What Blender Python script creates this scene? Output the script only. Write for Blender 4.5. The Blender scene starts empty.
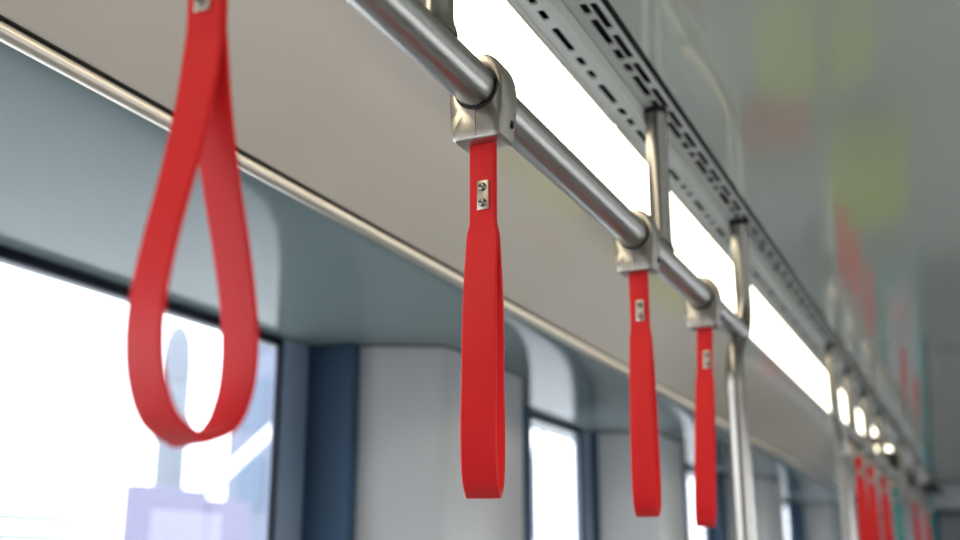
import bpy, bmesh, math
from mathutils import Vector, Matrix
C = bpy.context.scene.collection
PI = math.pi
EYE = 1.45                                   # eye height above the tram floor

# ------------------------------------------------------------ camera, sky, exposure
F, VX, VY = 1100.0, 1000.0, 575.0            # focal length and vanishing point of the aisle, px of 960x540
th = math.atan((VY - 270) / F)
up = Vector((0, math.cos(th), math.sin(th))); hf = Vector((0, -math.sin(th), math.cos(th))); rt = Vector((1, 0, 0))
dv = Vector((VX - 480, 270 - VY, F)); yaw = math.atan2(dv.dot(rt), dv.dot(hf))
AX = math.cos(yaw) * rt - math.sin(yaw) * hf; AY = math.sin(yaw) * rt + math.cos(yaw) * hf; AZ = up
cam = bpy.data.cameras.new('camera'); camo = bpy.data.objects.new('camera', cam); C.objects.link(camo)
bx_, by_, bz_ = [Vector((AX[i], AY[i], AZ[i])) for i in range(3)]       # camera right, up, forward in the tram's axes
camo.matrix_world = Matrix(((bx_.x, by_.x, -bz_.x, 0), (bx_.y, by_.y, -bz_.y, 0), (bx_.z, by_.z, -bz_.z, EYE), (0, 0, 0, 1)))
cam.sensor_width = 36; cam.lens = 36 * F / 960; cam.clip_start = .02; cam.clip_end = 300
cam.dof.use_dof = True; cam.dof.focus_distance = 0.965; cam.dof.aperture_fstop = 4.0
bpy.context.scene.camera = camo
sc = bpy.context.scene
sc.view_settings.view_transform = 'Standard'; sc.view_settings.look = 'None'
sc.view_settings.exposure = 0.22; sc.view_settings.gamma = 1; sc.view_settings.use_curve_mapping = False
W = bpy.data.worlds.new('sky'); sc.world = W; W.use_nodes = True
W.node_tree.nodes['Background'].inputs[0].default_value = (.91, .95, 1.0, 1)
W.node_tree.nodes['Background'].inputs[1].default_value = 4.0

# ------------------------------------------------------------ materials
def mat(name, col, rough=.5, metal=0., coat=0., emit=None, es=0., noise=None, spec=.5, aniso=0., bump=None):
    m = bpy.data.materials.new(name); m.use_nodes = True
    nt = m.node_tree; b = nt.nodes['Principled BSDF']
    b.inputs['Base Color'].default_value = (*col, 1); b.inputs['Roughness'].default_value = rough
    b.inputs['Metallic'].default_value = metal; b.inputs['Coat Weight'].default_value = coat
    b.inputs['Coat Roughness'].default_value = .06; b.inputs['Specular IOR Level'].default_value = spec
    b.inputs['Anisotropic'].default_value = aniso
    if emit:
        b.inputs['Emission Color'].default_value = (*emit, 1); b.inputs['Emission Strength'].default_value = es
    tc = nt.nodes.new('ShaderNodeTexCoord')
    if noise:                                # (scale vector, amount): wear in the colour and the gloss
        mp = nt.nodes.new('ShaderNodeMapping'); mp.inputs['Scale'].default_value = noise[0]
        n = nt.nodes.new('ShaderNodeTexNoise'); n.inputs['Scale'].default_value = 1; n.inputs['Detail'].default_value = 4
        nt.links.new(tc.outputs['Object'], mp.inputs[0]); nt.links.new(mp.outputs[0], n.inputs['Vector'])
        r = nt.nodes.new('ShaderNodeMapRange'); r.inputs['To Min'].default_value = 1 - noise[1]; r.inputs['To Max'].default_value = 1 + noise[1]
        nt.links.new(n.outputs['Fac'], r.inputs['Value'])
        mx = nt.nodes.new('ShaderNodeMix'); mx.data_type = 'RGBA'; mx.blend_type = 'MULTIPLY'; mx.inputs[0].default_value = 1
        mx.inputs[6].default_value = (*col, 1); nt.links.new(r.outputs[0], mx.inputs[7]); nt.links.new(mx.outputs[2], b.inputs['Base Color'])
        q = nt.nodes.new('ShaderNodeMapRange'); q.inputs['To Min'].default_value = rough * (1 - noise[1]); q.inputs['To Max'].default_value = min(1, rough * (1 + noise[1]))
        nt.links.new(n.outputs['Fac'], q.inputs['Value']); nt.links.new(q.outputs[0], b.inputs['Roughness'])
    if bump:
        mp = nt.nodes.new('ShaderNodeMapping'); mp.inputs['Scale'].default_value = bump[0]
        n = nt.nodes.new('ShaderNodeTexNoise'); n.inputs['Scale'].default_value = 1; n.inputs['Detail'].default_value = 3
        nt.links.new(tc.outputs['Object'], mp.inputs[0]); nt.links.new(mp.outputs[0], n.inputs['Vector'])
        bp = nt.nodes.new('ShaderNodeBump'); bp.inputs['Strength'].default_value = bump[1]; bp.inputs['Distance'].default_value = .001
        nt.links.new(n.outputs['Fac'], bp.inputs['Height']); nt.links.new(bp.outputs[0], b.inputs['Normal'])
    return m
def glass_mat(name, tint=(.97, .98, 1.0)):
    m = bpy.data.materials.new(name); m.use_nodes = True; nt = m.node_tree; nt.nodes.clear()
    o = nt.nodes.new('ShaderNodeOutputMaterial'); t = nt.nodes.new('ShaderNodeBsdfTransparent'); g = nt.nodes.new('ShaderNodeBsdfGlossy')
    t.inputs[0].default_value = (*tint, 1); g.inputs['Roughness'].default_value = .02
    fr = nt.nodes.new('ShaderNodeLayerWeight'); fr.inputs['Blend'].default_value = .5
    pw = nt.nodes.new('ShaderNodeMath'); pw.operation = 'POWER'; pw.inputs[1].default_value = 5
    mr = nt.nodes.new('ShaderNodeMapRange'); mr.inputs['To Min'].default_value = .03; mr.inputs['To Max'].default_value = .8
    nt.links.new(fr.outputs['Facing'], pw.inputs[0]); nt.links.new(pw.outputs[0], mr.inputs['Value'])
    mx = nt.nodes.new('ShaderNodeMixShader'); nt.links.new(mr.outputs[0], mx.inputs[0])
    nt.links.new(t.outputs[0], mx.inputs[1]); nt.links.new(g.outputs[0], mx.inputs[2]); nt.links.new(mx.outputs[0], o.inputs[0])
    return m
M = dict(
    steel=mat('brushed steel', (.38, .365, .33), .30, 1, noise=((40, 1.5, 40), .12)),
    pole=mat('satin steel pole', (.30, .28, .245), .26, 1, noise=((40, 40, 2), .1)),
    nickel=mat('cast nickel', (.42, .385, .33), .30, 1, bump=((260, 260, 260), .1)),
    rivet=mat('polished rivet', (.20, .18, .16), .22, 1),
    plate=mat('pale plate', (.46, .41, .33), .36, .85),
    red=mat('red polyurethane', (.60, .010, .010), .5, spec=.25, noise=((18, 18, 18), .06), bump=((90, 90, 90), .06)),
    teal=mat('teal polyurethane', (.0, .22, .20), .4, noise=((18, 18, 18), .06)),
    rubber=mat('black rubber', (.012, .012, .012), .5),
    ceil=mat('glossy ceiling laminate', (.57, .515, .44), .12, spec=.8, coat=.5, noise=((1.2, 1.2, 1.2), .03)),
    ceilr=mat('glossy green grey laminate', (.36, .38, .315), .10, spec=.9, coat=.6, noise=((1.2, 1.2, 1.2), .03)),
    cove=mat('glossy blue grey cove', (.17, .215, .215), .12, spec=.07, noise=((1.2, 1.2, 1.2), .03)),
    bead=mat('aluminium bead', (.66, .60, .51), .33, .75),
    vent=mat('painted vent metal', (.56, .56, .50), .35, noise=((9, 9, 9), .05)),
    grille=mat('dull grille metal', (.50, .50, .45), .4, noise=((9, 9, 9), .08)),
    dark=mat('dark duct', (.006, .006, .006), .8),
    gap=mat('black gap seal', (.008, .008, .008), .6),
    diff=mat('lit diffuser', (.9, .88, .82), .4, emit=(1.0, .90, .70), es=4.2),
    alu=mat('light fixture aluminium', (.62, .61, .57), .35, .6),
    wall=mat('wall laminate', (.41, .41, .405), .3, noise=((2, 2, 2), .03)),
    wallb=mat('lower wall laminate', (.42, .45, .46), .4, noise=((2, 2, 2), .03)),
    slate=mat('slate blue pillar', (.035, .062, .10), .6, spec=.1, noise=((3, 3, 3), .06)),
    slatel=mat('blue grey frame', (.17, .22, .29), .4, spec=.3, noise=((3, 3, 3), .04)),
    seal=mat('black window seal', (.003, .006, .016), .45, spec=.2),
    floor=mat('speckled grey floor', (.36, .35, .34), .5, noise=((60, 60, 60), .3)),
    glass=glass_mat('window glass'),
    yel=mat('yellow green seat shell', (.42, .52, .03), .4, noise=((9, 9, 9), .05)),
    sred=mat('red seat shell', (.62, .03, .03), .4, noise=((9, 9, 9), .05)),
    steal=mat('teal seat shell', (.0, .26, .24), .4, noise=((9, 9, 9), .05)),
    grey=mat('grey seat shell', (.36, .37, .38), .4, noise=((9, 9, 9), .05)),
    pad=mat('grey seat pad', (.5, .5, .52), .8, noise=((40, 40, 40), .1)),
    conc=mat('pale concrete', (.17, .19, .22), .8, noise=((.6, .6, .6), .12)),
    fac=mat('pale facade', (.17, .19, .25), .7, noise=((.4, .4, .4), .06)),
    facg=mat('facade glass', (.10, .14, .20), .3),
    lilac=mat('lilac panel', (.17, .165, .24), .7, noise=((.5, .5, .5), .08)),
    white=mat('white paint', (.8, .8, .8), .5),
    ground=mat('paving', (.55, .55, .54), .9, noise=((1, 1, 1), .1)),
    brail=mat('pale blue rail', (.07, .10, .16), .5),
)

# ------------------------------------------------------------ mesh helpers
def obj(name, bm, m, parent=None, smooth=True, auto=35):
    me = bpy.data.meshes.new(name)
    bmesh.ops.recalc_face_normals(bm, faces=bm.faces[:]); bm.to_mesh(me); bm.free()
    ms = m if isinstance(m, list) else [m]
    for k in ms: me.materials.append(k)
    if smooth:
        for p in me.polygons: p.use_smooth = True
        me.set_sharp_from_angle(angle=math.radians(auto))
    o = bpy.data.objects.new(name, me); C.objects.link(o)
    if parent: o.parent = parent
    return o
def tag(o, label, cat, group=None, kind=None):
    if label: o['label'] = label
    if cat: o['category'] = cat
    if group: o['group'] = group
    if kind: o['kind'] = kind
    return o
def thing(name, label, cat, loc=(0, 0, 0), rz=0, group=None):
    o = bpy.data.objects.new(name, None); C.objects.link(o); o.location = loc; o.rotation_euler = (0, 0, rz)
    o.empty_display_size = .05
    return tag(o, label, cat, group)
def struct(name, bm, m, smooth=False, parent=None):
    o = obj(name, bm, m, parent, smooth); o['kind'] = 'structure'; return o
def box(bm, x0, x1, y0, y1, z0, z1, bev=0, seg=2):
    t = bmesh.new(); bmesh.ops.create_cube(t, size=1)
    for v in t.verts: v.co = Vector(((x0 + x1) / 2 + v.co.x * (x1 - x0), (y0 + y1) / 2 + v.co.y * (y1 - y0), (z0 + z1) / 2 + v.co.z * (z1 - z0)))
    if bev: bmesh.ops.bevel(t, geom=t.edges[:], offset=bev, segments=seg, affect='EDGES', profile=.5)
    me = bpy.data.meshes.new('t'); t.to_mesh(me); t.free(); bm.from_mesh(me); bpy.data.meshes.remove(me); return bm
def tube(bm, pts, r, n=32, cap=True):
    pts = [Vector(p) for p in pts]; rings = []; prev = None
    for i, p in enumerate(pts):
        t = (pts[min(i + 1, len(pts) - 1)] - pts[max(i - 1, 0)]).normalized()
        if prev is None: a = t.orthogonal().normalized()
        else: a = (prev - t * prev.dot(t)).normalized()
        prev = a; b = t.cross(a); rr = r[i] if isinstance(r, (list, tuple)) else r
        rings.append([bm.verts.new(p + (a * math.cos(k * 2 * PI / n) + b * math.sin(k * 2 * PI / n)) * rr) for k in range(n)])
    for A, B in zip(rings, rings[1:]):
        for k in range(n): bm.faces.new((A[k], A[(k + 1) % n], B[(k + 1) % n], B[k]))
    if cap: bm.faces.new(rings[0]); bm.faces.new(rings[-1])
    return bm
def spline(P, per=8):
    P = [Vector(p) for p in P]; out = []
    for i in range(len(P) - 1):
        a, b, c, d = P[max(i - 1, 0)], P[i], P[i + 1], P[min(i + 2, len(P) - 1)]
        for k in range(per):
            t = k / per
            out.append(.5 * ((2 * b) + (c - a) * t + (2 * a - 5 * b + 4 * c - d) * t * t + (3 * b - a - 3 * c + d) * t ** 3))
    return out + [P[-1]]
def extr_y(bm, prof, y0, y1, thick, n=1):
    """sheet following prof [(x,z)], offset upward/outward by thick, from y0 to y1"""
    N = len(prof); off = []
    for i in range(N):
        a = prof[max(i - 1, 0)]; b = prof[min(i + 1, N - 1)]; dx, dz = b[0] - a[0], b[1] - a[1]; L = math.hypot(dx, dz)
        off.append((prof[i][0] + dz / L * thick, prof[i][1] - dx / L * thick))
    loop = list(prof) + off[::-1]; rings = []
    for k in range(n + 1):
        y = y0 + (y1 - y0) * k / n
        rings.append([bm.verts.new((x, y, z)) for x, z in loop])
    m = len(loop)
    for A, B in zip(rings, rings[1:]):
        for i in range(m): bm.faces.new((A[i], A[(i + 1) % m], B[(i + 1) % m], B[i]))
    for R in (rings[0], rings[-1]):
        for i in range(N - 1): bm.faces.new((R[i], R[i + 1], R[m - 2 - i], R[m - 1 - i]))
    return bm
def cell(bm, x0, x1, y0, y1, z, hole, rad, th):
    """rectangular plate cell facing down with a rounded slot in it, th thick"""
    q = 4; hx0, hx1, hy0, hy1 = hole; ins = []; out = []
    for cx, cy, a0 in ((hx1 - rad, hy1 - rad, 0), (hx0 + rad, hy1 - rad, 90), (hx0 + rad, hy0 + rad, 180), (hx1 - rad, hy0 + rad, 270)):
        for k in range(q):
            a = math.radians(a0 + 90 * k / (q - 1)); ins.append((cx + rad * math.cos(a), cy + rad * math.sin(a)))
    corner = ((x1, y1), (x0, y1), (x0, y0), (x1, y0))
    n = len(ins)
    iv = [bm.verts.new((x, y, z)) for x, y in ins]; iu = [bm.verts.new((x, y, z + th)) for x, y in ins]
    cv = [bm.verts.new((x, y, z)) for x, y in corner]
    for c in range(4):
        for k in range(q - 1): bm.faces.new((cv[c], iv[c * q + k], iv[c * q + k + 1]))
        a = c * q + q - 1; b = ((c + 1) * q) % n
        bm.faces.new((cv[c], iv[a], iv[b], cv[(c + 1) % 4]))
    for k in range(n): bm.faces.new((iv[k], iv[(k + 1) % n], iu[(k + 1) % n], iu[k]))

Y0, Y1 = -3.0, 10.4                          # ends of the car's interior
def Z(h): return EYE + h

# ------------------------------------------------------------ the setting
bm = bmesh.new(); box(bm, -1.40, 1.30, Y0, Y1, -.08, 0); struct('floor', bm, M['floor'])
# right ceiling, flat and glossy, then sloping down to the far wall
struct('ceiling', extr_y(bmesh.new(), [(1.30, Z(.36)), (1.12, Z(.50)), (.98, Z(.592)), (.80, Z(.642)), (-.3395, Z(.642))], Y0, Y1, .02, 1), M['ceilr'], True)
lc = [(p.x, p.y) for p in spline([(-.566, Z(.646), 0), (-.64, Z(.614), 0), (-.71, Z(.562), 0), (-.781, Z(.496), 0)], 6)]
struct('ceiling_left', extr_y(bmesh.new(), lc, Y0, Y1, .02), M['ceil'], True)
XL, XM = -1.32, -1.25                        # window plane beside the viewer; window plane of the narrow windows further on
HS = .480                                    # height of the soffit over the windows, above the eye
cv = [(p.x, p.y) for p in spline([(-.786, Z(.497), 0), (-.800, Z(.489), 0), (-.83, Z(.483), 0), (-.88, Z(HS), 0)], 5)] + [(-1.0, Z(HS)), (-1.2, Z(HS)), (-1.40, Z(HS))]
struct('trim_1', extr_y(bmesh.new(), cv, Y0, Y1, .015), M['cove'], True)
struct('trim_2', tube(bmesh.new(), [(-.785, Y0, Z(.4845)), (-.785, Y1, Z(.4845))], .0085, 24), M['bead'], True)
bm = bmesh.new(); box(bm, -.789, -.7785, Y0, Y1, Z(.4945), Z(.4962)); struct('trim_3', bm, M['gap'])
# left wall: lower wall, posts, pockets
wins = [(-2.95, -1.3, XL), (-1.1, 1.895, XL), (3.10, 3.585, XM), (5.0, 5.42, XM), (6.7, 7.9, XM), (9.0, 10.0, XM)]   # y ranges and planes of the window openings
bm = bmesh.new(); box(bm, -1.40, XL, Y0, 2.05, 0, Z(-.62)); box(bm, -1.40, XM, 2.05, Y1, 0, Z(-.62)); struct('wall_left_lower', bm, M['wallb'])
bm = bmesh.new(); ys = Y0
for a, b, X_ in wins + [(Y1, Y1, XM)]:
    if ys == 1.895: ys = 2.026               # the return beside the big window fills the rest
    if a - ys > .02: box(bm, X_ - .03, X_ - .006, ys, a, Z(-.62), Z(HS - .0005))
    ys = b
struct('wall_left', bm, M['slatel'])
def pocket(prof):
    b_ = bmesh.new(); lo = [b_.verts.new((x, y, Z(-.62))) for x, y in prof]; hi = [b_.verts.new((x, y, Z(HS - .0008))) for x, y in prof]
    n = len(prof)
    for i in range(n): b_.faces.new((lo[i], lo[(i + 1) % n], hi[(i + 1) % n], hi[i]))
    b_.faces.new(lo); b_.faces.new(hi)
    return b_
for i, (ya, yb, xs, X_) in enumerate([(2.025, 2.55, -1.205, XL), (3.675, 4.12, -1.222, XM), (5.6, 6.3, -1.20, XM), (8.1, 8.8, -1.20, XM)]):
    pr = [(X_ - .02, ya)] + [(p.x, p.y) for p in spline([(xs, ya, 0), (xs + .05, ya + .018, 0), (-1.075, ya + .058, 0), (-1.048, ya + .075, 0), (-1.037, ya + .10, 0)], 5)] + [(-1.037, yb - .02), (-1.047, yb), (X_ - .02, yb)]
    struct('wall_left_panel_%d' % (i + 1), pocket(pr), M['wall'], True)
    g = bmesh.new()                          # dark joint where the panel meets the soffit
    for (xa, y_a), (xb, y_b) in zip(pr[1:-1], pr[2:-1]):
        A = Vector((xa + .0005, y_a - .001, Z(HS - .002))); B = Vector((xb + .0005, y_b - .001, Z(HS - .002)))
        if (B - A).length > .0005: tube(g, [A, B], .0022, 8)
    struct('trim_%d' % (4 + i), g, M['gap'])
for i, (xa, xb, ya, yb, m_) in enumerate([(XL - .02, XL + .006, 1.897, 1.988, 'slatel'), (XL - .02, -1.205, 1.99, 2.024, 'slate'), (XM - .02, XM + .01, 2.98, 3.098, 'slate'), (XM - .02, XM + .006, 3.588, 3.665, 'slatel'),
                                          (XM - .02, -1.223, 3.666, 3.674, 'slate'), (XM - .02, XM + .01, 4.85, 4.995, 'slate'), (XM - .02, -1.20, 5.43, 5.598, 'slate'), (XM - .02, -1.20, 7.92, 8.098, 'slate')]):
    g = bmesh.new(); box(g, xa, xb, ya, yb, Z(-.62), Z(HS - .0006), .002); struct('wall_left_post_%d' % (i + 1), g, M[m_])
for i, (a, b, X_) in enumerate(wins):
    g = bmesh.new(); s = .008; x0, x1 = X_ - .014, X_ + .002
    zt, zb = Z(HS - .0008), Z(-.60)
    box(g, X_ - .009, x1, a, a + s, zb, zt, .001); box(g, X_ - .009, x1, b - s, b, zb, zt, .001)
    box(g, x0, x1, a + s, b - s, zt - .017, zt, .002); box(g, x0, x1, a + s, b - s, zb, zb + .02, .002)
    w = struct('window_%d' % (i + 1), g, M['seal'])
    g = bmesh.new(); box(g, X_ - .0075, X_ - .0055, a + s, b - s, zb + .02, zt - .017)
    obj('window_pane', g, M['glass'], w, False)
# right wall with its own windows
bm = bmesh.new(); box(bm, 1.25, 1.30, Y0, Y1, 0, Z(-.62)); struct('wall_right_lower', bm, M['wallb'])
rw = [(-2.8, -1.0), (-.8, 1.6), (1.9, 4.2), (4.5, 6.8), (7.1, 9.6)]
bm = bmesh.new(); ys = Y0
for a, b in rw + [(Y1, Y1)]:
    if a - ys > .02: box(bm, 1.25, 1.30, ys, a, Z(-.62), Z(.36))
    ys = b
box(bm, 1.25, 1.30, Y0, Y1, Z(.36), Z(.42)); struct('wall_right', bm, M['wall'])
for i, (a, b) in enumerate(rw):
    g = bmesh.new(); zt, zb = Z(.36), Z(-.62); s = .03
    box(g, 1.255, 1.285, a, a + s, zb, zt); box(g, 1.255, 1.285, b - s, b, zb, zt)
    box(g, 1.255, 1.285, a + s, b - s, zt - s, zt); box(g, 1.255, 1.285, a + s, b - s, zb, zb + s)
    w = struct('window_%d' % (i + 7), g, M['seal'])
    g = bmesh.new(); box(g, 1.268, 1.272, a + s, b - s, zb + s, zt - s); obj('window_pane', g, M['glass'], w, False)
# ends of the car
bm = bmesh.new(); box(bm, -1.40, 1.30, Y0 - .05, Y0, 0, Z(.68)); struct('wall_back', bm, M['wall'])
bm = bmesh.new(); box(bm, -1.40, -.42, Y1, Y1 + .05, 0, Z(.68)); box(bm, .50, 1.30, Y1, Y1 + .05, 0, Z(.68)); box(bm, -.42, .50, Y1, Y1 + .05, Z(.50), Z(.68))
box(bm, -.42, .5, Y1 + .8, Y1 + .85, 0, Z(.68)); box(bm, -.46, -.42, Y1 + .05, Y1 + .85, 0, Z(.6)); box(bm, .5, .54, Y1 + .05, Y1 + .85, 0, Z(.6)); box(bm, -.46, .54, Y1 + .05, Y1 + .85, Z(.50), Z(.54)); box(bm, -.46, .54, Y1, Y1 + .85, -.05, 0)
struct('wall_end', bm, M['wall'])
bm = bmesh.new(); box(bm, -.46, -.42, Y1 - .02, Y1 - .001, .0, Z(.5), .004); box(bm, .50, .54, Y1 - .02, Y1 - .001, 0, Z(.5), .004); box(bm, -.46, .54, Y1 - .02, Y1 - .001, Z(.5), Z(.54), .004)
struct('door_1', bm, M['slate'])
for i, z in enumerate((.02, .22, .62)):
    bm = bmesh.new(); box(bm, -.42, .5, Y1 + .78, Y1 + .80, z, z + .08); struct('baseboard_end_%d' % (i + 1), bm, M['slate'])

# ------------------------------------------------------------ ceiling services above the rail
# light fixtures: separate fittings end to end, each a housing and a glowing diffuser
def light(y0, y1, label):
    y0, y1 = y0 * .971, y1 * .971
    t = thing('ceiling_light', label, 'ceiling light', (-.4985, (y0 + y1) / 2, Z(.6355)), 0, 'strip lights along the ceiling')
    L = (y1 - y0) / 2 - .003
    g = bmesh.new(); box(g, -.0545, .0545, -L, L, 0, .004, .0015); obj('diffuser', g, M['diff'], t)
    g = bmesh.new(); box(g, -.0645, -.055, -L, L, -.0005, .018, .001); box(g, .055, .0585, -L, L, -.001, .018, .001)
    box(g, -.055, .055, -L, L, .012, .018); obj('housing', g, M['alu'], t)
for y0, y1, s in [(-.93, .278, 'glowing strip light nearest above the viewer, before the first strap'), (.28, 1.488, 'large glowing strip light behind the sharp handrail and metal strap clamp'),
                  (1.492, 2.1, 'glowing strip light between the two thin hanger posts behind the second and third strap'), (2.104, 3.30, 'long glowing strip light beyond the nearest full-height pole'),
                  (3.304, 4.5, 'distant strip light cut by dark posts, first beyond the second full-height pole'), (4.504, 5.7, 'distant blurred strip light ending near the teal strap'),
                  (6.3, 6.45, 'tiny blurred last strip light at the far end of the ceiling')]:
    light(y0, y1, s)
# vents: slotted strip and recessed grille
P = .1755                                    # slot pattern period before the panel's own scale
def vent_panel(y0, y1, label):
    t = thing('slotted_ceiling_panel', 'grey slotted panel edging the light, ' + label, 'vent panel', (-.404, y0, Z(.6215)), 0, 'slotted panels beside the strip lights'); t.scale = (.971, .971, 1)
    g = bmesh.new(); n = round((y1 - y0) / P)
    for k in range(n):
        b = k * P
        for a0, a1, c0, c1 in ((-.012, .078, 0, .068), (.078, .121, .086, .113), (.121, P - .012, .128, .154)):
            cell(g, -.012, .0045, b + a0, b + a1, 0, (-.0084, .0012, b + c0, b + c1), .003, .003)
    box(g, -.0225, -.0119, -.012, n * P - .012, 0, .003); box(g, .0044, .0145, -.012, n * P - .012, 0, .003)
    box(g, -.0245, -.0225, -.012, n * P - .012, -.0035, .016, .0006); box(g, .0145, .0165, -.012, n * P - .012, -.0045, .020, .0006)
    obj('slotted_plate', g, M['vent'], t, True, 30)
    g = bmesh.new(); box(g, -.0218, .0140, -.011, n * P - .013, .0165, .0185); obj('backing', g, M['dark'], t, False)
    t = thing('air_grille', 'recessed double-row grille, ' + label, 'air grille', (-.3645, y0, Z(.641)), 0, 'recessed air grilles above the handrail'); t.scale = (.971, .971, 1)
    g = bmesh.new()
    for k in range(n):
        b = k * P
        for a0, a1, c0, c1 in ((-.010, .078, -.003, .066), (.078, P - .010, .085, .156)):        # right row
            cell(g, .001, .012, b + a0, b + a1, 0, (.0013, .0110, b + c0 - .001, b + c1 + .001), .003, .003)
        for a0, a1, c0, c1 in ((-.010, .026, -.006, .020), (.026, .116, .036, .107), (.116, P - .010, .124, .156)):   # left row
            cell(g, -.012, .001, b + a0, b + a1, 0, (-.0110, -.0006, b + c0 - .001, b + c1 + .001), .003, .003)
    box(g, .0119, .0165, -.010, n * P - .010, -.0005, .003); box(g, -.0232, -.0119, -.010, n * P - .010, 0, .003)
    obj('slotted_plate', g, M['grille'], t, True, 30)
    g = bmesh.new(); box(g, -.016, .0165, -.010, n * P - .010, .016, .018); obj('backing', g, M['dark'], t, False)
yb = 1.105 - 11 * P * .971
for i, lab in enumerate(['overhead before the sharp strap', 'with sharpest black slots, above the second strap', 'between second thin post and nearest grab pole',
                         'just beyond the nearest grab pole', 'just past the second grab pole', 'at the far end of the car']):
    n = [11, 6, 6, 7, 12, 12][i]; vent_panel(yb, yb + n * P, lab); yb += n * P * .971
bm = bmesh.new(); box(bm, -.3480, -.3397, Y0, Y1, Z(.646), Z(.657)); struct('trim_8', bm, M['gap'])
bm = bmesh.new(); box(bm, -.585, -.33, Y0, Y1, Z(.668), Z(.68)); struct('ceiling_duct', bm, M['dark'])

# ------------------------------------------------------------ handrails, hanger posts, poles
RX, RZ = -.374, Z(.416)
def stanchion(t, yp, yh):
    """floor pole at yp whose head bends to a hanger at yh that goes up into the ceiling; welded to the rail"""
    d = yh - yp; q = -RZ
    g = tube(bmesh.new(), [(0, 0, .01), (0, 0, .4), (0, 0, .9), (0, 0, Z(.30))] + spline([(0, 0, Z(.30)), (0, 0, Z(.345)), (0, d * .25, Z(.385)), (0, d * .75, Z(.425)), (0, d, Z(.47)), (0, d, Z(.52))], 6)[1:] + [(0, d, Z(.6390))],
             [.0175] * 4 + [.0175 - .0027 * min(1, k / 22) for k in range(30)] + [.0148], 36)
    p = obj('grab_pole', g, M['pole'], t); p.location = (0, yp, q)
    f = obj('floor_flange', tube(bmesh.new(), [(0, 0, .001), (0, 0, .008), (0, 0, .010)], [.045, .045, .02], 32), M['pole'], p)
    g = bmesh.new(); tube(g, [(0, d, Z(.631)), (0, d, Z(.6398))], .0162, 32); obj('collar', g, M['gap'], p)
def handrail(y0, y1, posts, sp, label):
    t = thing('handrail', label, 'handrail', (RX, y0, RZ), 0)
    stanchion(t, sp[0] - y0, sp[1] - y0)
    obj('rail', tube(bmesh.new(), [(0, k * (y1 - y0) / 12, 0) for k in range(13)], .019, 48), M['steel'], t)
    for y in posts:
        g = bmesh.new(); y -= y0
        tube(g, [(0, y, .012), (0, y, .0185), (0, y, .021), (0, y, .025), (0, y, .032), (0, y, .2235)], [.0185, .0172, .0160, .0152, .0148, .0148], 32)
        p = obj('hanger_post', g, M['pole'], t)
        g = bmesh.new(); tube(g, [(0, y, .215), (0, y, .2238)], .0162, 32); obj('collar', g, M['gap'], p)
handrail(-.60, 1.93, [.10, .733, 1.425], (1.88, 1.99), 'long brushed steel overhead handrail in the foreground carrying the four nearest straps')
handrail(3.30, 8.0, [3.685, 4.172, 4.701, 5.798, 6.9], (3.34, 3.262), 'blurred far section of overhead handrail carrying the distant straps')
g = tube(bmesh.new(), [(0, 0, 0), (0, 0, .01), (0, 0, Z(.641))], [.04, .02, .02], 24)
o = obj('grab_pole', g, M['teal']); o.location = (-.47, 10.2, 0); tag(o, 'teal grab pole beside the gangway at the far end', 'pole')

# ------------------------------------------------------------ hanging straps
def clamp_mesh():
    P_ = [(.0, -.0495), (.0205, -.0495), (.0232, -.047), (.0255, -.030), (.0270, -.012), (.0270, .000), (.0260, .009), (.0232, .0175), (.0190, .0245), (.0140, .0290), (.0085, .0315), (0, .0320)]
    P_ = P_ + [(-x, z) for x, z in P_[-2:0:-1]]
    dense = []
    for i in range(len(P_)):
        a, b = P_[i], P_[(i + 1) % len(P_)]
        for k in range(8): dense.append((a[0] + (b[0] - a[0]) * k / 8, a[1] + (b[1] - a[1]) * k / 8))
    dense = [(math.atan2(z, x), math.hypot(x, z)) for x, z in dense]; dense.sort()
    def rad(a):
        a = (a + PI) % (2 * PI) - PI
        ex = [(dense[-1][0] - 2 * PI, dense[-1][1])] + dense + [(dense[0][0] + 2 * PI, dense[0][1])]
        for (a0, r0), (a1, r1) in zip(ex, ex[1:]):
            if a0 <= a <= a1: return r0 + (r1 - r0) * (a - a0) / max(1e-9, a1 - a0)
        return dense[0][1]
    N = 96; D = .0158; g = bmesh.new(); rings = []
    def ring(y, k=1, const=None, inset=0):
        rings.append([g.verts.new(((const or rad(2 * PI * i / N) - inset) * math.cos(2 * PI * i / N), y, (const or rad(2 * PI * i / N) - inset) * math.sin(2 * PI * i / N))) for i in range(N)])
    ring(D - .003, const=.0197); ring(-D, const=.0197); ring(-D - .0003, const=.0203)
    ring(-D - .0003, inset=.0032); ring(-D + .0003, inset=.0016); ring(-D + .0018, inset=.0005); ring(-D + .005, inset=0)
    ring(D - .005, inset=0); ring(D - .0018, inset=.0005); ring(D - .0003, inset=.0016); ring(D, inset=.0032); ring(D, const=.0203)
    for A, B in zip(rings, rings[1:] + rings[:1]):
        for k in range(N): g.faces.new((A[k], A[(k + 1) % N], B[(k + 1) % N], B[k]))
    return g
half = [(-.0019, .0), (-.0019, -.04), (-.0020, -.072), (-.0028, -.085), (-.0075, -.115), (-.0160, -.155), (-.0262, -.195), (-.0332, -.228), (-.0352, -.252), (-.0318, -.275), (-.0210, -.2935), (0, -.3025)]
def sm(a, b, x):
    x = max(0, min(1, (x - a) / (b - a))); return x * x * (3 - 2 * x)
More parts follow.
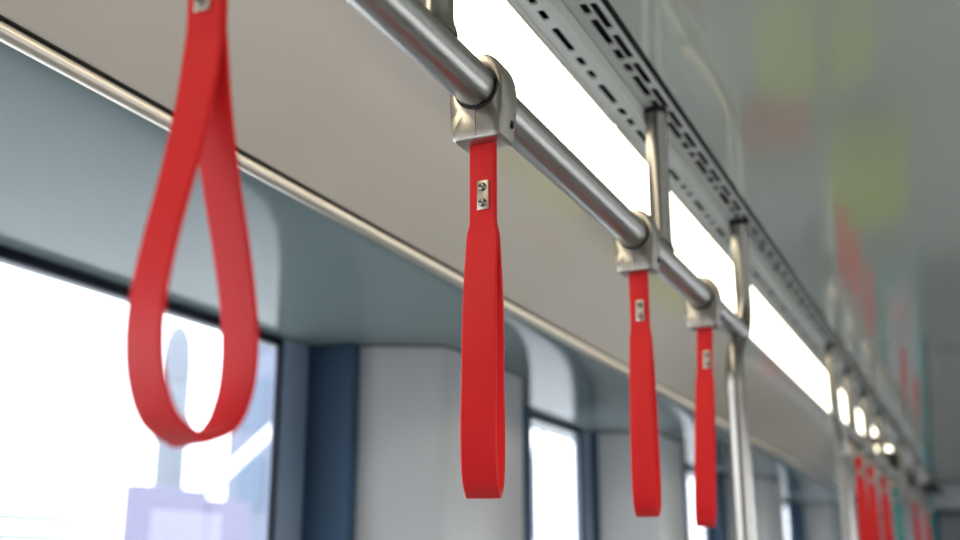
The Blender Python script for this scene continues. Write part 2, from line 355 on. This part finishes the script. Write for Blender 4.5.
def band_mesh(twist, opening=1., wid=.0275):
    fr = spline([(y * (opening if z < -.08 else 1), z, 0) for y, z in half], 7)
    path = [(p.x, p.y) for p in fr] + [(-p.x, p.y) for p in fr[-2::-1]]
    g = bmesh.new(); rings = []; th_ = .0017; n = len(path)
    for i, (y, z) in enumerate(path):
        a = path[max(0, i - 1)]; b = path[min(n - 1, i + 1)]; d = Vector((0, b[0] - a[0], b[1] - a[1])).normalized()
        nrm = Vector((0, -d.z, d.y))         # across the band's thickness
        w = (.0238 + (wid - .0238) * sm(.070, .084, -z)) / 2
        ang = twist * sm(.06, .22, -z); cr, sr = math.cos(ang), math.sin(ang)
        ring = []
        e = .0009
        for u, v in ((-w + e, -th_), (-w * .5, -th_ * 1.0), (w * .5, -th_ * 1.0), (w - e, -th_), (w, -th_ + e), (w, th_ - e), (w - e, th_), (w * .5, th_), (-w * .5, th_), (-w + e, th_), (-w, th_ - e), (-w, -th_ + e)):
            q = Vector((u, y, z)) + nrm * v
            ring.append(g.verts.new((q.x * cr - q.y * sr, q.x * sr + q.y * cr, q.z)))
        rings.append(ring)
    m = len(rings[0])
    for A, B in zip(rings, rings[1:]):
        for k in range(m): g.faces.new((A[k], A[(k + 1) % m], B[(k + 1) % m], B[k]))
    g.faces.new(rings[0]); g.faces.new(rings[-1])
    return g
def strap(y, label, twist=0, opening=1., group=None, m='red', wid=.0275, lean=0, ln=1.):
    t = thing('hanging_strap', label, 'hanging strap', (RX, y, RZ), 0, group)
    c = obj('clamp', clamp_mesh(), M['nickel'], t, True, 28)
    g = bmesh.new(); tube(g, [(0, -.0196, 0), (0, -.0186, 0)], .0204, 40, False)
    g.free(); g = bmesh.new(); rr = []
    for r, yy in ((.0191, -.0157), (.0191, -.0169), (.0209, -.0169), (.0212, -.0157)):
        rr.append([g.verts.new((r * math.cos(2 * PI * k / 40), yy, r * math.sin(2 * PI * k / 40))) for k in range(40)])
    for A, B in zip(rr, rr[1:] + rr[:1]):
        for k in range(40): g.faces.new((A[k], A[(k + 1) % 40], B[(k + 1) % 40], B[k]))
    obj('gasket', g, M['rubber'], c)
    g = bmesh.new(); box(g, -.00025, .00025, -.01625, -.0153, -.046, -.0212); obj('seam', g, M['rubber'], c, False)
    g = bmesh.new(); box(g, -.00025, .00025, -.01625, -.0153, .0212, .0288); obj('seam', g, M['rubber'], c, False)
    g = bmesh.new(); box(g, .0245, .0269, .0040, .0072, -.036, -.0285, .0008); obj('screw_hole', g, M['rubber'], c, False)
    b = obj('band', band_mesh(math.radians(twist), opening, wid), M[m], t); b.location = (0, 0, -.0497); b.rotation_euler = (0, math.radians(-lean), 0); b.scale = (1, 1, ln)
    g = bmesh.new(); box(g, -.0055, .0055, -.0014, 0, -.0135, .0135, .0006); pl = obj('rivet_plate', g, M['plate'], t); pl.location = (.0016, -.0037, -.0497 - .048)
    for z in (-.0072, .0072):
        g = bmesh.new(); tube(g, [(0, -.001, z), (0, -.0024, z), (0, -.0033, z), (0, -.0038, z)], [.0038, .0037, .0030, .0018], 24)
        s = obj('rivet', g, M['rivet'], pl)
    return t
strap(.445, 'large blurred red hanging strap in the foreground, its loop seen wide open', -8, .93, wid=.0262, lean=2.2)
strap(.828, 'sharp red hanging strap in the middle with steel clamp and two-rivet plate', 17, .92, wid=.029, ln=1.008)
strap(1.304, 'slightly blurred red hanging strap, second from the sharp one towards the thin hanger post', 9, .9, ln=.985)
strap(1.66, 'smaller red hanging strap just left of the nearest full-height grab pole', 9, .85, lean=-2.8, ln=.98)
for y, s, m_ in [(3.76, 'blurred red strap nearest beyond the second grab pole', 'red'), (4.12, 'blurred red strap, second one beyond the second grab pole', 'red'),
                 (4.62, 'blurred red strap just before the teal strap', 'red'), (5.22, 'blurred teal hanging strap among the distant red ones', 'teal'),
                 (6.45, 'far blurred red strap, first beyond the teal strap', 'red'), (7.5, 'farthest tiny red strap at the end of the far handrail', 'red')]:
    strap(y, s, 0, .9, 'distant straps on the far handrail', m_, .030)

# ------------------------------------------------------------ seats (seen in the glossy ceiling)
names = {'yel': 'yellow-green', 'sred': 'red', 'steal': 'teal'}
def seat_mesh(w=.39):
    g = bmesh.new()
    prof = spline([(.22, .44, 0), (.12, .425, 0), (0, .42, 0), (-.14, .425, 0), (-.19, .46, 0), (-.22, .60, 0), (-.245, .80, 0), (-.26, .98, 0), (-.262, 1.06, 0)], 5)
    n = len(prof); rings = []
    for i, p in enumerate(prof):
        a = prof[max(0, i - 1)]; b = prof[min(n - 1, i + 1)]; d = Vector((0, b.x - a.x, b.y - a.y)).normalized(); nr = Vector((0, -d.z, d.y))
        s = i / (n - 1); ww = w / 2 * (1 - .30 * max(0, (s - .8) / .2) ** 2 - .12 * max(0, (.15 - s) / .15) ** 2)
        ring = []
        for k in range(9):
            u = -1 + k / 4; ring.append(g.verts.new(Vector((u * ww, p.x, p.y)) - nr * (.035 * (u * u) ** 1.5) * -1))
        for k in range(9):
            u = 1 - k / 4; ring.append(g.verts.new(Vector((u * ww, p.x, p.y)) + nr * (.035 * (u * u) ** 1.5) - nr * .022))
        rings.append(ring)
    m = 18
    for A, B in zip(rings, rings[1:]):
        for k in range(m): g.faces.new((A[k], A[(k + 1) % m], B[(k + 1) % m], B[k]))
    g.faces.new(rings[0]); g.faces.new(rings[-1]); return g
def seat(x, y, m_, label):
    t = thing('tram_seat', label, 'seat', (x, y, 0), 0, 'seats along the left wall')
    obj('seat_shell', seat_mesh(), M[m_ if m_ in ('yel', 'grey') else 'grey'], t)
    if m_ in ('sred', 'steal'):
        g = bmesh.new(); box(g, -.13, .13, -.300, -.266, .66, .92, .012, 3); o = obj('back_cushion', g, M[m_], t)
        o['label'] = names[m_] + ' cushion on the back of the seat'
    g = bmesh.new(); box(g, -.16, .16, -.12, .19, .436, .462, .012, 3); obj('seat_cushion', g, M['pad'], t)
    g = bmesh.new(); box(g, -.06, .06, -.06, .06, 0, .40, .01); box(g, -.16, .16, -.10, .12, .385, .405, .008); obj('pedestal', g, M['slatel'], t)
for x, y, m_, l in [(-.46, 4.10, 'yel', 'yellow-green plastic seat on the aisle, row nearest the camera'), (-.855, 4.10, 'grey', 'grey plastic seat by the window in the nearest row'),
                    (-.72, 4.95, 'sred', 'grey seat with red back cushion behind the nearest row'),
                    (-.47, 5.85, 'yel', 'yellow-green plastic seat on the aisle in the third row'), (-.87, 5.85, 'grey', 'grey plastic seat by the window in the third row'),
                    (-.60, 6.9, 'grey', 'grey seat between the third row and the teal-cushioned seat'), (-.60, 7.8, 'steal', 'grey seat with teal back cushion near the car end'),
                    (-.60, 8.7, 'sred', 'grey seat with red back cushion nearest the gangway')]:
    seat(x, y, m_, l)

# ------------------------------------------------------------ outside
g = bmesh.new(); box(g, -120, 120, -60, 160, -.62, -.5); o = struct('ground', g, M['ground'])
t = thing('building', 'pale blue-grey building outside behind the right part of the big window', 'building', (-15, 24.9, -.5), 0)
g = bmesh.new(); box(g, -4, -1, 0, 9, 0, 14); obj('facade', g, M['fac'], t, False)
for i in range(2):
    for j in range(4):
        g = bmesh.new(); box(g, -3.6 + i * 1.4, -2.7 + i * 1.4, -.04, .04, 3.6 + j * 2.2, 5.0 + j * 2.2); obj('window', g, M['facg'], t, False)
t = thing('billboard', 'lilac panel standing outside the big window near the bottom', 'panel', (-14.6, 18.2, -.5), 0)
g = bmesh.new(); box(g, -.15, .15, -1.9, 0.2, 0, 3.6, .02); box(g, -.15, .15, .24, 1.7, 0, 3.45, .02); obj('board', g, M['lilac'], t, False)
o = obj('column', tube(bmesh.new(), [(0, 0, 0), (0, 0, 6.6), (0, 0, 7.1), (0, 0, 7.4), (0, 0, 7.5)], [.34, .34, .30, .18, .03], 20), M['conc']); o.location = (-16.5, 19.6, -.5)
tag(o, 'pale concrete column outside seen through the loop of the foreground strap', 'column')
o = obj('diagonal_brace', tube(bmesh.new(), [(0, -5.4, -3.6), (0, 2.5, 1.82)], .12, 16), M['white']); o.location = (-15.2, 19.2, 3.0)
tag(o, 'white diagonal brace crossing the pale building outside', 'brace')
t = thing('guard_rail', 'pale blue railing outside at the bottom left of the big window', 'railing', (-12, 9.5, -.5), 0)
for z in (2.70, 2.44):
    obj('rail', tube(bmesh.new(), [(0, -6, z), (0, 2.7, z)], .06, 12), M['brail'], t)
for y in (-5.5, -2.6, .3): obj('post', tube(bmesh.new(), [(0, y, 0), (0, y, 2.3)], .04, 12), M['brail'], t)
o = obj('street_lamp', tube(bmesh.new(), [(0, 0, 0), (0, 0, 4.3)] + spline([(0, 0, 4.3), (0, .2, 4.75), (0, .7, 5.08), (0, 1.6, 5.2), (0, 2.6, 5.05), (0, 2.9, 4.6)], 6)[1:], .05, 12), M['conc']); o.location = (-9, 22.6, -.5)
tag(o, 'curved grey lamp arm outside the narrow second window', 'lamp post')
